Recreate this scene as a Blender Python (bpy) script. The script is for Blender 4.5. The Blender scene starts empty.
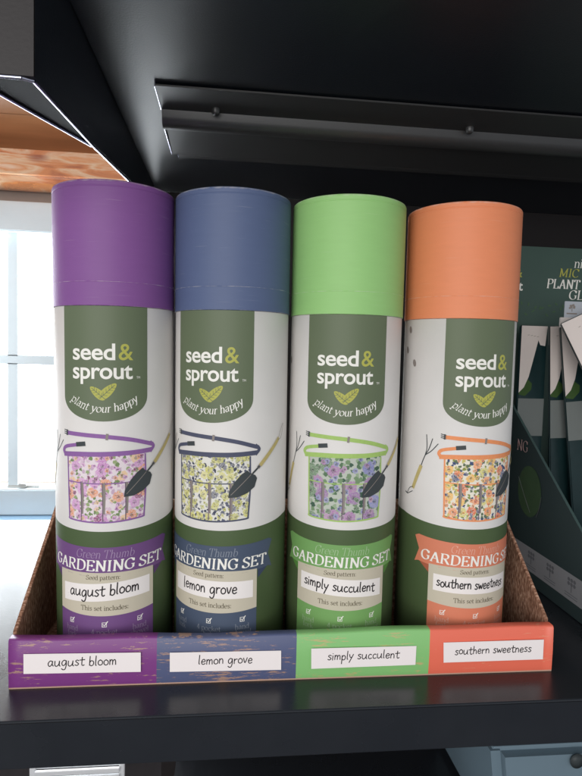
import bpy, bmesh, math, random
from math import sin, cos, pi, radians
from mathutils import Vector, Matrix
from mathutils.geometry import tessellate_polygon
random.seed(7)
S = bpy.context.scene
COL = S.collection

# ------------------------------------------------------------------ camera, world, lights, exposure
cam_d = bpy.data.cameras.new('camera')
cam = bpy.data.objects.new('camera', cam_d); COL.objects.link(cam)
cam.location = (.0948, -.5106, .2632); cam.rotation_euler = (1.51, -.0275, -.1063)
cam_d.sensor_fit = 'HORIZONTAL'; cam_d.sensor_width = 36; cam_d.lens = 36 * 574.92 / 582
cam_d.clip_start = .01; cam_d.clip_end = 60
S.camera = cam
w = bpy.data.worlds.new('World'); S.world = w; w.use_nodes = True
w.node_tree.nodes['Background'].inputs[0].default_value = (.86, .92, 1, 1)
w.node_tree.nodes['Background'].inputs[1].default_value = .58

def area(name, loc, target, sx, sy, power, col):
    l = bpy.data.lights.new(name, 'AREA'); l.shape = 'RECTANGLE'; l.size = sx; l.size_y = sy
    l.energy = power; l.color = col
    o = bpy.data.objects.new(name, l); COL.objects.link(o); o.location = loc
    o.rotation_euler = (Vector(target) - Vector(loc)).to_track_quat('-Z', 'Y').to_euler()
    return o
area('window_daylight', (-1.0, 1.30, .25), (-.1, 0, .2), 1.3, .8, 26, (.90, .96, 1))
area('front_fill', (-.7, -2.2, .55), (.1, 0, .25), 2.2, 1.6, 43, (1, .96, .93))  # added soft fill from behind the camera; its source is unseen
S.view_settings.view_transform = 'Standard'; S.view_settings.look = 'None'
S.view_settings.exposure = 0; S.view_settings.gamma = 1

# ------------------------------------------------------------------ materials
def lin(c):
    return tuple(((x / 255) / 12.92 if x / 255 <= .04045 else ((x / 255 + .055) / 1.055) ** 2.4) for x in c) + (1,)

def mat(name, rgb, rough=.6, spec=.5, metal=0, bump=0, bscale=200, var=0, vscale=40, coat=0, stretch=(1, 1, 1), rvar=0):
    m = bpy.data.materials.new(name); m.use_nodes = True
    nt = m.node_tree; b = nt.nodes['Principled BSDF']; c = lin(rgb)
    b.inputs['Base Color'].default_value = c
    b.inputs['Roughness'].default_value = rough; b.inputs['Metallic'].default_value = metal
    b.inputs['Specular IOR Level'].default_value = spec; b.inputs['Coat Weight'].default_value = coat
    tc = nt.nodes.new('ShaderNodeTexCoord'); mp = nt.nodes.new('ShaderNodeMapping'); mp.inputs['Scale'].default_value = stretch
    nt.links.new(tc.outputs['Object'], mp.inputs['Vector'])
    if var:
        n = nt.nodes.new('ShaderNodeTexNoise'); n.inputs['Scale'].default_value = vscale; n.inputs['Detail'].default_value = 6
        nt.links.new(mp.outputs[0], n.inputs['Vector'])
        mx = nt.nodes.new('ShaderNodeMix'); mx.data_type = 'RGBA'
        mx.inputs['A'].default_value = tuple(x * (1 - var) for x in c[:3]) + (1,)
        mx.inputs['B'].default_value = tuple(min(1, x * (1 + var)) for x in c[:3]) + (1,)
        nt.links.new(n.outputs['Fac'], mx.inputs['Factor']); nt.links.new(mx.outputs['Result'], b.inputs['Base Color'])
    if rvar:
        n2 = nt.nodes.new('ShaderNodeTexNoise'); n2.inputs['Scale'].default_value = 14; n2.inputs['Detail'].default_value = 8
        nt.links.new(mp.outputs[0], n2.inputs['Vector'])
        mr = nt.nodes.new('ShaderNodeMapRange'); mr.inputs['From Min'].default_value = .35; mr.inputs['From Max'].default_value = .65
        mr.inputs['To Min'].default_value = rough - rvar; mr.inputs['To Max'].default_value = rough + rvar
        nt.links.new(n2.outputs['Fac'], mr.inputs['Value']); nt.links.new(mr.outputs[0], b.inputs['Roughness'])
    if bump:
        n = nt.nodes.new('ShaderNodeTexNoise'); n.inputs['Scale'].default_value = bscale; n.inputs['Detail'].default_value = 4
        nt.links.new(mp.outputs[0], n.inputs['Vector'])
        bp = nt.nodes.new('ShaderNodeBump'); bp.inputs['Strength'].default_value = bump; bp.inputs['Distance'].default_value = .001
        nt.links.new(n.outputs['Fac'], bp.inputs['Height']); nt.links.new(bp.outputs[0], b.inputs['Normal'])
    return m

def ramp(nt, stops, interp='CONSTANT'):
    r = nt.nodes.new('ShaderNodeValToRGB'); cr = r.color_ramp; cr.interpolation = interp
    while len(cr.elements) < len(stops): cr.elements.new(.5)
    for e, (p, c) in zip(cr.elements, stops): e.position = p; e.color = c if len(c) == 4 else lin(c)
    return r

def mixc(nt, fac, a, b):
    mx = nt.nodes.new('ShaderNodeMix'); mx.data_type = 'RGBA'
    nt.links.new(fac, mx.inputs['Factor'])
    for k, v in (('A', a), ('B', b)):
        if isinstance(v, tuple): mx.inputs[k].default_value = v if len(v) == 4 else lin(v)
        else: nt.links.new(v, mx.inputs[k])
    return mx.outputs['Result']

def floral(name, base, petals, leaves, fs=1.0, seed=0.0):
    """printed cotton: scattered blooms with darker hearts over small leaves, in label UV space (cm)"""
    m = bpy.data.materials.new(name); m.use_nodes = True; nt = m.node_tree; b = nt.nodes['Principled BSDF']
    b.inputs['Roughness'].default_value = .7; b.inputs['Specular IOR Level'].default_value = .25
    tc = nt.nodes.new('ShaderNodeTexCoord')
    ad = nt.nodes.new('ShaderNodeVectorMath'); ad.operation = 'ADD'; ad.inputs[1].default_value = (seed, seed * 1.7, 0)
    nt.links.new(tc.outputs['UV'], ad.inputs[0])
    nz = nt.nodes.new('ShaderNodeTexNoise'); nz.inputs['Scale'].default_value = 5; nt.links.new(ad.outputs[0], nz.inputs['Vector'])
    sc = nt.nodes.new('ShaderNodeVectorMath'); sc.operation = 'MULTIPLY_ADD'; sc.inputs[1].default_value = (.35,) * 3
    nt.links.new(nz.outputs['Color'], sc.inputs[0]); nt.links.new(ad.outputs[0], sc.inputs[2])
    out = base
    for scale, th, cols, hi in ((3.6 * fs, .34, leaves, 0), (2.6 * fs, .30, leaves[::-1], 0), (1.35 * fs, .42, petals, 1), (2.3 * fs, .27, petals[::-1], 1)):
        v = nt.nodes.new('ShaderNodeTexVoronoi'); v.voronoi_dimensions = '2D'; v.inputs['Scale'].default_value = scale
        nt.links.new(sc.outputs[0], v.inputs['Vector'])
        sep = nt.nodes.new('ShaderNodeSeparateColor'); nt.links.new(v.outputs['Color'], sep.inputs[0])
        r = ramp(nt, [(i / len(cols), c) for i, c in enumerate(cols)]); nt.links.new(sep.outputs[0], r.inputs[0])
        col = r.outputs[0]
        if hi:
            hr = ramp(nt, [(0, (0, 0, 0, 1)), (.06, (.1, .1, .1, 1)), (.2, (1, 1, 1, 1))], 'LINEAR')
            nt.links.new(v.outputs['Distance'], hr.inputs[0])
            dk = nt.nodes.new('ShaderNodeMix'); dk.data_type = 'RGBA'; dk.blend_type = 'MULTIPLY'; dk.inputs['Factor'].default_value = .75
            nt.links.new(col, dk.inputs['A']); nt.links.new(hr.outputs[0], dk.inputs['B']); col = dk.outputs['Result']
            n3 = nt.nodes.new('ShaderNodeTexNoise'); n3.inputs['Scale'].default_value = 9; nt.links.new(tc.outputs['UV'], n3.inputs['Vector'])
            rr = ramp(nt, [(.4, (0, 0, 0, 1)), (.65, (.55, .55, .55, 1))], 'LINEAR'); nt.links.new(n3.outputs['Fac'], rr.inputs[0])
            col = mixc(nt, rr.outputs[0], col, base)
        ls = nt.nodes.new('ShaderNodeMapRange'); ls.inputs['From Min'].default_value = th + .03; ls.inputs['From Max'].default_value = th - .03
        ls.clamp = True; nt.links.new(v.outputs['Distance'], ls.inputs['Value'])
        g = nt.nodes.new('ShaderNodeMath'); g.operation = 'GREATER_THAN'; g.inputs[1].default_value = .22
        nt.links.new(sep.outputs[1], g.inputs[0])
        mu = nt.nodes.new('ShaderNodeMath'); mu.operation = 'MULTIPLY'; nt.links.new(ls.outputs[0], mu.inputs[0]); nt.links.new(g.outputs[0], mu.inputs[1])
        out = mixc(nt, mu.outputs[0], out, col)
    nt.links.new(out, b.inputs['Base Color'])
    return m

def worn(name, rgb, amount, fleck=(176, 140, 118), seed=0.0):
    """coated board printed with horizontal flecks of bare wood grain"""
    m = bpy.data.materials.new(name); m.use_nodes = True; nt = m.node_tree; b = nt.nodes['Principled BSDF']
    b.inputs['Roughness'].default_value = .42
    tc = nt.nodes.new('ShaderNodeTexCoord'); mp = nt.nodes.new('ShaderNodeMapping')
    mp.inputs['Scale'].default_value = (56, 56, 460); mp.inputs['Location'].default_value = (seed, 0, seed)
    mp.inputs['Rotation'].default_value = (0, .06, 0)
    nt.links.new(tc.outputs['Object'], mp.inputs['Vector'])
    n = nt.nodes.new('ShaderNodeTexNoise'); n.inputs['Scale'].default_value = 1; n.inputs['Detail'].default_value = 5; n.inputs['Roughness'].default_value = .74
    nt.links.new(mp.outputs[0], n.inputs['Vector'])
    n2 = nt.nodes.new('ShaderNodeTexNoise'); n2.inputs['Scale'].default_value = 28; nt.links.new(tc.outputs['Object'], n2.inputs['Vector'])
    ad = nt.nodes.new('ShaderNodeMath'); ad.operation = 'MULTIPLY_ADD'; ad.inputs[1].default_value = .45
    nt.links.new(n2.outputs['Fac'], ad.inputs[0]); nt.links.new(n.outputs['Fac'], ad.inputs[2])
    r = ramp(nt, [(0, (0, 0, 0, 1)), (amount, (0, 0, 0, 1)), (amount + .035, (.85, .85, .85, 1))], 'LINEAR')
    nt.links.new(ad.outputs[0], r.inputs[0])
    nt.links.new(mixc(nt, r.outputs[0], rgb, fleck), b.inputs['Base Color'])
    return m

# ------------------------------------------------------------------ object helpers
def link(name, me, parent=None, loc=None):
    o = bpy.data.objects.new(name, me); COL.objects.link(o)
    if parent: o.parent = parent
    if loc: o.location = loc
    return o
def tag(o, label=None, cat=None, group=None, kind=None):
    for k, v in (('label', label), ('category', cat), ('group', group), ('kind', kind)):
        if v: o[k] = v
    return o
def thing(name, loc, label, cat, group=None, rot=(0, 0, 0)):
    o = link(name, None); o.location = loc; o.rotation_euler = rot; o.empty_display_size = .02
    return tag(o, label, cat, group)
def finish(bm, name, mats, parent=None, smooth=False, loc=None, bevel=0, seg=2):
    if bevel: bmesh.ops.bevel(bm, geom=list(bm.edges), offset=bevel, segments=seg, affect='EDGES', clamp_overlap=True)
    me = bpy.data.meshes.new(name); bm.normal_update(); bm.to_mesh(me); bm.free()
    for m in (mats if isinstance(mats, (list, tuple)) else [mats]): me.materials.append(m)
    if smooth:
        for p in me.polygons: p.use_smooth = True
    return link(name, me, parent, loc)
def box(bm, x0, x1, y0, y1, z0, z1, mi=0):
    v = [bm.verts.new(p) for p in ((x0, y0, z0), (x1, y0, z0), (x1, y1, z0), (x0, y1, z0), (x0, y0, z1), (x1, y0, z1), (x1, y1, z1), (x0, y1, z1))]
    for f in ((3, 2, 1, 0), (4, 5, 6, 7), (0, 1, 5, 4), (1, 2, 6, 5), (2, 3, 7, 6), (3, 0, 4, 7)):
        bm.faces.new([v[i] for i in f]).material_index = mi
def prism(bm, pts, off, mi=0):
    """closed solid: planar polygon pts (3D) swept by vector off"""
    a = [bm.verts.new(p) for p in pts]; b = [bm.verts.new(Vector(p) + Vector(off)) for p in pts]; n = len(pts)
    bm.faces.new(a).material_index = mi; bm.faces.new(b[::-1]).material_index = mi
    for i in range(n): bm.faces.new((a[(i + 1) % n], a[i], b[i], b[(i + 1) % n])).material_index = mi
    bmesh.ops.recalc_face_normals(bm, faces=bm.faces)
def boxo(name, dims, m, parent=None, bevel=0):
    bm = bmesh.new(); box(bm, *dims); return finish(bm, name, m, parent, bevel=bevel)
def lathe(bm, prof, n=160, mi=0):
    rings = [[bm.verts.new((r * sin(2 * pi * i / n), -r * cos(2 * pi * i / n), z)) for i in range(n)] if r > 1e-6 else [bm.verts.new((0, 0, z))] for r, z in prof]
    for a, b in zip(rings, rings[1:]):
        for i in range(n):
            j = (i + 1) % n
            vs = [a[i % len(a)], a[j % len(a)], b[j % len(b)], b[i % len(b)]]
            u = []
            for v in vs:
                if v not in u: u.append(v)
            if len(u) > 2: f = bm.faces.new(u); f.material_index = mi; f.smooth = True

# ------------------------------------------------------------------ flat artwork (mm) wrapped onto tubes or laid on boards
class Art:
    def __init__(s, mats): s.v = []; s.f = []; s.mats = mats; s.k = 0
    def _add(s, pts, faces, mi, layer):
        s.k += 1; b = len(s.v)
        s.v += [(x, y, layer * .05 + s.k * .002) for x, y in pts]
        s.f += [([b + i for i in f], mi) for f in faces]
    def poly(s, pts, mi=0, layer=0):
        tris = tessellate_polygon([[Vector((x, y, 0)) for x, y in pts]])
        out = []
        for t in tris:
            (ax, ay), (bx, by), (cx, cy) = (pts[i] for i in t)
            out.append(t if (bx - ax) * (cy - ay) - (by - ay) * (cx - ax) > 0 else t[::-1])
        s._add(pts, out, mi, layer)
    def stroke(s, pts, wd, mi=0, layer=0, nib=None, thin=.3, closed=False, curve=True):
        P = [Vector(p) for p in pts]
        if len(P) > 2 and curve:
            Q = []
            for i in range(len(P) - 1):
                p0 = P[i - 1] if i else P[0] * 2 - P[1]; p1 = P[i]; p2 = P[i + 1]; p3 = P[i + 2] if i + 2 < len(P) else P[-1] * 2 - P[-2]
                for k in range(5):
                    t = k / 5
                    Q.append(.5 * (2 * p1 + (p2 - p0) * t + (2 * p0 - 5 * p1 + 4 * p2 - p3) * t * t + (3 * p1 - p0 - 3 * p2 + p3) * t ** 3))
            P = Q + [P[-1]]
        n = len(P); L = []; R = []
        ext = wd * .3 if nib is None else 0
        if n > 1:
            d0 = (P[0] - P[1]).normalized(); d1 = (P[-1] - P[-2]).normalized()
            P[0] = P[0] + d0 * ext; P[-1] = P[-1] + d1 * ext
        for i in range(n):
            d = (P[min(i + 1, n - 1)] - P[max(i - 1, 0)])
            if d.length < 1e-9: d = Vector((1, 0))
            d.normalize(); wl = wd
            if nib is not None: wl = wd * max(thin, abs(d.x * sin(nib) - d.y * cos(nib)))
            nn = Vector((-d.y, d.x)) * wl * .5
            L.append(tuple(P[i] + nn)); R.append(tuple(P[i] - nn))
        s._add(L + R, [(i + n, i + n + 1, i + 1, i) for i in range(n - 1)], mi, layer)
    def disc(s, cx, cy, rx, ry=None, mi=0, layer=0, n=18, a=0):
        ry = ry or rx
        s.poly([(cx + rx * cos(t) * cos(a) - ry * sin(t) * sin(a), cy + rx * cos(t) * sin(a) + ry * sin(t) * cos(a)) for t in [2 * pi * i / n for i in range(n)]], mi, layer)
    def write(s, text, font, x, y, h, wt, mi=0, layer=0, align='c', nib=None, arc=None, sx=1., slant=0., slope=0., track=0., wob=0., thin=.3):
        """stroke lettering; h = height of the font's 10-unit cap; arc = radius (text hangs on a smile)"""
        sc = h / 10.; W = sum((font.get(c, (4, []))[0] + track) for c in text) * sc * sx
        cx = {'c': -W / 2, 'l': 0, 'r': -W}[align]
        for c in text:
            adv, strokes = font.get(c, (3.4, []))
            gx = cx; dy = random.uniform(-wob, wob); rot = random.uniform(-wob, wob) * .08
            for st in strokes:
                pts = []
                for px, py in st:
                    qx = (px + py * slant) * sc * sx; qy = py * sc + dy
                    if arc:
                        mid = gx + adv * sc * sx / 2; th = mid / arc; lx = qx - adv * sc * sx / 2
                        pts.append((x + arc * sin(th) + lx * cos(th) - qy * sin(th) * 1.0, y + arc * (1 - cos(th)) + lx * sin(th) + qy * cos(th)))
                    else:
                        X = gx + qx; pts.append((x + X, y + qy + X * (slope + rot)))
                s.stroke(pts, wt, mi, layer, nib=nib, thin=thin)
            cx += (adv + track) * sc * sx
    def sans(s, text, x, y, h, mi=0, layer=0, sx=.86, bold=.02, align='LEFT', space=1., slope=0.):
        cu = bpy.data.curves.new('t', 'FONT'); cu.body = text; cu.size = 1; cu.offset = bold; cu.resolution_u = 5; cu.align_x = align; cu.space_character = space
        o = bpy.data.objects.new('t', cu); COL.objects.link(o)
        dg = bpy.context.evaluated_depsgraph_get(); me = o.evaluated_get(dg).to_mesh()
        pts = [(x + v.co.x * h * sx, y + v.co.y * h + v.co.x * h * sx * slope) for v in me.vertices]
        s._add(pts, [tuple(p.vertices) for p in me.polygons], mi, layer)
        o.evaluated_get(dg).to_mesh_clear(); bpy.data.objects.remove(o); bpy.data.curves.remove(cu)
    def build(s, name, fn, parent, step=3.0, smooth=True, loc=None):
        bm = bmesh.new(); vs = [bm.verts.new(p) for p in s.v]
        for f, mi in s.f:
            try: bm.faces.new([vs[i] for i in f]).material_index = mi
            except ValueError: pass
        if step:
            x0 = min(v.co.x for v in bm.verts); x1 = max(v.co.x for v in bm.verts); k = math.floor(x0 / step) + 1
            while k * step < x1:
                bmesh.ops.bisect_plane(bm, geom=list(bm.verts) + list(bm.edges) + list(bm.faces), plane_co=(k * step, 0, 0), plane_no=(1, 0, 0), dist=1e-5); k += 1
        uvl = bm.loops.layers.uv.new('UVMap')
        for f in bm.faces:
            for l in f.loops: l[uvl].uv = (l.vert.co.x / 10, l.vert.co.y / 10)
        for v in bm.verts: v.co = fn(*v.co)
        return finish(bm, name, s.mats, parent, smooth, loc)

def F(src):
    d = {}
    for ln in src.strip().split('\n'):
        ch, adv, *st = ln.strip().split('|')
        d[ch] = (float(adv), [[tuple(float(q) for q in p.split(',')) for p in k.split()] for k in st])
    return d
HAND = F("""a|5.8|4.2,4.2 2.5,5 .8,3.2 .9,1 2.2,0 3.8,1.8 4.3,4.6|4.3,4.6 4.2,1.5 5.2,.2
u|5.9|.5,4.8 .6,1.2 2,0 3.8,1.6 4.4,4.8|4.4,4.8 4.4,1 5.2,.1
g|5.6|4.2,4.2 2.5,5 .8,3.2 .9,1 2.2,0 3.8,1.8 4.3,4.6|4.3,4.6 4.4,0 3.6,-3.2 2,-3.8 .6,-2.8
s|4.4|3.6,4.4 2,5 .9,3.9 2.2,2.7 3.5,1.4 2.2,0 .4,.6
t|4.6|2,7.6 1.9,1.2 3,0 4,.6|0,5 4.3,5.4
b|5|.7,8.6 .6,.3|.6,2.8 2,4.6 3.9,3.6 3.8,1 2.2,-.1 .6,.8
l|2.5|.9,8.8 .8,1 1.5,0
o|5|2.4,4.8 .7,3.6 .7,1.1 2.2,0 4,1 4.1,3.4 2.4,4.8 1.8,4.6
m|6.9|.6,4.8 .7,.1|.7,3 2,4.7 3,3.6 3.1,.1|3.1,3 4.4,4.7 5.5,3.6 5.8,.1
n|5|.6,4.8 .7,.1|.7,3 2.2,4.8 3.6,3.6 3.9,.1
e|4.9|.8,2.4 3.8,2.9 3.4,4.6 2,4.9 .7,3 1,.8 2.4,0 4.1,.9
r|4|.6,4.8 .7,.1|.7,2.8 1.9,4.5 3.4,4.5
v|4.4|.3,4.8 1.9,.1 3.8,5
i|2.2|.7,4.8 .7,.1|.7,6.8 .8,7
p|5|.7,4.8 .7,-4|.7,3 2.2,4.8 3.9,3.4 3.5,.8 2,0 .8,1
y|4.8|.4,4.8 1.2,2 2.6,1.6|4.2,4.9 2.4,.5 .6,-3.8
c|4.5|3.6,4.2 2.2,4.8 .8,3.2 .9,1 2.3,0 3.9,.8
h|4.9|.7,8.6 .7,.1|.7,2.8 2.2,4.6 3.5,3.4 3.8,.1
w|6|.3,4.8 1.4,.2 2.7,3.6 4,.2 5.6,5""")
ROM = F("""p|7|1.6,6.5 1.6,-3|1.6,5 3.6,6.5 6,5.3 6,1.4 3.8,0 1.6,1.2|.3,-3 3,-3|.3,6.3 1.6,6.5
l|3.4|1.6,10 1.6,0|.4,0 2.9,0|.4,9.8 1.6,10
a|6.3|1,5.3 2.8,6.5 4.6,5.2 4.6,1 5.9,.2|4.6,3.8 1.8,3.2 .9,1.6 2.2,0 4.6,1.3
n|7.2|1.6,6.5 1.6,0|1.6,4.8 3.6,6.5 5.6,5 5.6,0|.4,0 2.8,0|4.5,0 6.8,0|.3,6.4 1.6,6.5
t|4.8|2,8.6 2,1.2 3.2,0 4.4,.7|.5,6.4 4.2,6.4
y|7|1,6.4 3.6,.2|6.2,6.4 3.4,-.4 1.8,-3 .6,-2.6|0,6.4 2.2,6.4|5,6.4 7,6.4
o|7|3.5,6.5 1,5 .9,1.8 3.4,0 6,1.6 6,4.8 3.5,6.5
u|7.1|1.5,6.4 1.5,1.6 3.2,0 5.5,1.5|5.5,6.4 5.5,0|.3,6.4 1.5,6.4|5.5,0 6.7,0|4.3,6.4 5.5,6.4
r|5|1.6,6.5 1.6,0|1.6,4.4 3,6.3 4.6,6|.4,0 3,0|.3,6.4 1.6,6.5
h|7.2|1.6,10 1.6,0|1.6,4.8 3.6,6.5 5.6,5 5.6,0|.4,0 2.8,0|4.5,0 6.8,0|.3,9.9 1.6,10
b|7|1.6,10 1.6,.3|1.6,5 3.6,6.5 6,5 6,1.5 3.6,0 1.6,1|.3,9.9 1.6,10
d|7|5.4,10 5.4,0|5.4,5 3.4,6.5 .9,5 .9,1.5 3.2,0 5.4,1.2|5.4,0 6.6,0|4.1,9.9 5.4,10
e|6.6|1,3.4 5.8,3.6 5,6 3.2,6.5 1,4.8 1.1,1.4 3.4,0 5.8,1.2
s|5.7|4.8,5.4 3,6.5 1.2,5.2 3,3.5 4.8,1.6 3,0 .8,1.2
i|3.4|1.6,6.5 1.6,0|.4,0 2.9,0|.4,6.4 1.6,6.5|1.5,9.6 1.6,8.2
c|6.2|5.3,5.2 3.4,6.5 1,4.8 1,1.6 3.4,0 5.5,1.2
m|10.8|1.6,6.5 1.6,0|1.6,4.8 3.4,6.5 5.2,5 5.2,0|5.2,4.8 7.2,6.5 9,5 9,0|.4,0 2.8,0|4.1,0 6.4,0|8,0 10.2,0
k|6.8|1.6,10 1.6,0|5.8,6.4 1.8,3|2.8,3.8 6,0|.4,0 2.8,0|5,0 6.8,0
f|4.6|4.4,9.4 3,10 2,8.5 2,0|.5,6.4 4,6.4|.6,0 3.4,0
v|6.8|.9,6.4 3.5,0|3.5,0 6,6.4|0,6.4 2.2,6.4|4.8,6.4 7,6.4
:|3|1.3,6.4 1.3,5|1.3,1.4 1.3,0
4|6.6|4.4,0 4.4,10|4.4,10 .8,3|.8,3 6,3
G|9.8|8.2,8 6.6,9.6 4.6,10 1.9,8.4 .9,5 1.9,1.6 4.7,0 7,.4 8.2,1.4|8.2,1.2 8.2,4.4|6.3,4.4 9.4,4.4|8.2,9.8 8.2,7.2
A|9.8|1.3,0 4.9,10|4.9,10 8.4,0|2.6,3.5 7.2,3.5|.1,0 2.8,0|6.9,0 9.8,0
R|9.6|2,0 2,10|2,10 5,10 7,9.3 7.7,7.5 6.8,5.7 4.5,5.1 2,5.1|4.6,5.1 8.2,0|.5,0 3.6,0|.5,10 2,10|7.2,0 9.6,0
D|10|2,0 2,10|2,10 5,10 8,8.5 9,5 8,1.5 5,0 2,0|.5,0 2,0|.5,10 2,10
E|8.6|2,0 2,10|2,10 7.4,10|2,0 7.8,0|2,5.1 5.8,5.1|.5,0 2,0|.5,10 2,10|7.4,10 7.4,8|7.8,0 7.8,2.2|5.8,6.1 5.8,4.1
N|10.4|2,0 2,10|2,10 8.4,0|8.4,0 8.4,10|.5,0 3.4,0|.5,10 2,10|7,10 9.9,10
I|4.8|2.3,0 2.3,10|.7,0 3.9,0|.7,10 3.9,10
S|7.6|6.3,8.4 4.8,9.8 3,9.9 1.4,8.4 1.7,6.5 4.2,5 6.4,3.3 6.3,1.2 4.2,0 2,.3 .8,1.8|6.4,9.8 6.4,7.6|.8,.2 .8,2.6
T|8.8|4.4,0 4.4,10|.8,10 8,10|2.9,0 5.9,0|.8,10 .8,7.8|8,10 8,7.8
M|12|2,0 2,10|2,10 5.8,1|5.8,1 9.8,10|9.8,10 9.8,0|.6,0 3.4,0|.6,10 2,10|8.4,0 11.3,0|9.8,10 11.3,10
C|9|7.9,8 6.4,9.6 4.6,10 1.9,8.4 .9,5 1.9,1.6 4.7,0 7,.4 8.2,1.7|7.9,9.8 7.9,7.2
P|8.8|2,0 2,10|2,10 5,10 7.2,9.3 7.9,7.3 7,5.4 4.5,4.7 2,4.8|.5,0 3.6,0|.5,10 2,10
L|8.2|2,0 2,10|2,0 7.4,0|.5,0 2,0|.5,10 3.6,10|7.4,0 7.4,2.4
O|10|5,10 2,8.4 1,5 2,1.6 5,0 8,1.6 9,5 8,8.4 5,10""")
NIB = radians(18)

def kraft():
    m = mat('kraft_board', (172, 132, 108), .8, .2); nt = m.node_tree; b = nt.nodes['Principled BSDF']
    tc = nt.nodes.new('ShaderNodeTexCoord'); mp = nt.nodes.new('ShaderNodeMapping'); mp.inputs['Rotation'].default_value = (.75, 0, 0); mp.inputs['Scale'].default_value = (300, 760, 230)
    nt.links.new(tc.outputs['Object'], mp.inputs[0])
    n = nt.nodes.new('ShaderNodeTexNoise'); n.inputs['Scale'].default_value = 1; n.inputs['Detail'].default_value = 6; nt.links.new(mp.outputs[0], n.inputs[0])
    r = ramp(nt, [(.3, (104, 70, 54)), (.5, (150, 110, 88)), (.7, (200, 164, 140))], 'LINEAR'); nt.links.new(n.outputs[0], r.inputs[0]); nt.links.new(r.outputs[0], b.inputs['Base Color'])
    bp = nt.nodes.new('ShaderNodeBump'); bp.inputs['Strength'].default_value = .8; bp.inputs['Distance'].default_value = .0008
    nt.links.new(n.outputs[0], bp.inputs['Height']); nt.links.new(bp.outputs[0], b.inputs['Normal'])
    return m
# ------------------------------------------------------------------ shared materials
M = dict(
    paper=mat('tube_paper', (220, 217, 213), .5, .35, var=.035, vscale=55, bump=.05, bscale=500),
    green=mat('label_green', (76, 94, 60), .5, .35),
    badge=mat('badge_green', (98, 110, 84), .5, .35),
    white=mat('ink_white', (238, 236, 228), .5, .3),
    lime=mat('ink_lime', (176, 176, 84), .5, .3),
    beige=mat('label_beige', (198, 190, 170), .5, .3),
    sticker=mat('sticker_white', (238, 232, 228), .45, .35),
    ink=mat('ink_black', (34, 30, 32), .5, .3),
    inkbrown=mat('ink_brown', (92, 84, 66), .5, .3),
    slate=mat('print_slate', (62, 68, 70), .5, .3),
    wood=mat('print_wood', (188, 172, 112), .5, .3, var=.2, vscale=300),
    grey=mat('print_grey', (138, 130, 124), .5, .3),
    seam=mat('print_seam', (112, 96, 110), .5, .3),
    kraft=kraft(),
    shelf=mat('black_laminate', (34, 37, 42), .29, .5, bump=.06, bscale=420, var=.1, rvar=.05),
    under=mat('black_powder_coat', (34, 39, 46), .36, .5, bump=.12, bscale=650),
    panel=mat('black_panel', (30, 25, 25), .5, .4, bump=.1, bscale=300),
    steel=mat('dark_steel', (92, 92, 92), .42, .5, metal=.6, bump=.06, bscale=500),
    matt=mat('matt_black', (10, 12, 16), .8, .1, bump=.1, bscale=400),
    edge=mat('lit_edge_metal', (205, 205, 225), .25, .6, metal=.9),  # bright tone carries the light caught along dark sheet edges
)

# ================================================================== THE SETTING
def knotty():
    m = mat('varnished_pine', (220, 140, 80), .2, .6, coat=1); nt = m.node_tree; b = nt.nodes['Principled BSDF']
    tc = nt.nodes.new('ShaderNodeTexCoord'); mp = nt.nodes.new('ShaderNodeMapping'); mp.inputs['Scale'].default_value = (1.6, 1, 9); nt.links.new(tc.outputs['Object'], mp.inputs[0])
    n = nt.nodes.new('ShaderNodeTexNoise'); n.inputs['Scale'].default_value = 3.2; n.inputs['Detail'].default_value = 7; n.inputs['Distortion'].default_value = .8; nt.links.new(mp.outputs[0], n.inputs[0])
    r = ramp(nt, [(.3, (176, 92, 40)), (.45, (220, 136, 72)), (.55, (236, 196, 156)), (.62, (224, 146, 84)), (.75, (248, 222, 194))], 'LINEAR'); nt.links.new(n.outputs[0], r.inputs[0])  # pale stops put the beam's white glare into the grain as streaks
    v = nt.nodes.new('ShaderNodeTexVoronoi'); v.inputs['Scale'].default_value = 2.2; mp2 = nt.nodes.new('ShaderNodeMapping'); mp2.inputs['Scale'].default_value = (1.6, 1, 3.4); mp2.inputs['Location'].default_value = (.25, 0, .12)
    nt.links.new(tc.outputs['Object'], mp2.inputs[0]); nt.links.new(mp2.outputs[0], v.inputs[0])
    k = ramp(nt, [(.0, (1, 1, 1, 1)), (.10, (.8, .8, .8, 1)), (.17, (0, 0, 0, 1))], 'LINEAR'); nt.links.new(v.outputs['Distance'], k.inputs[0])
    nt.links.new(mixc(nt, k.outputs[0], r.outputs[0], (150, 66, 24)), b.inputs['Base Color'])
    return m

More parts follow.
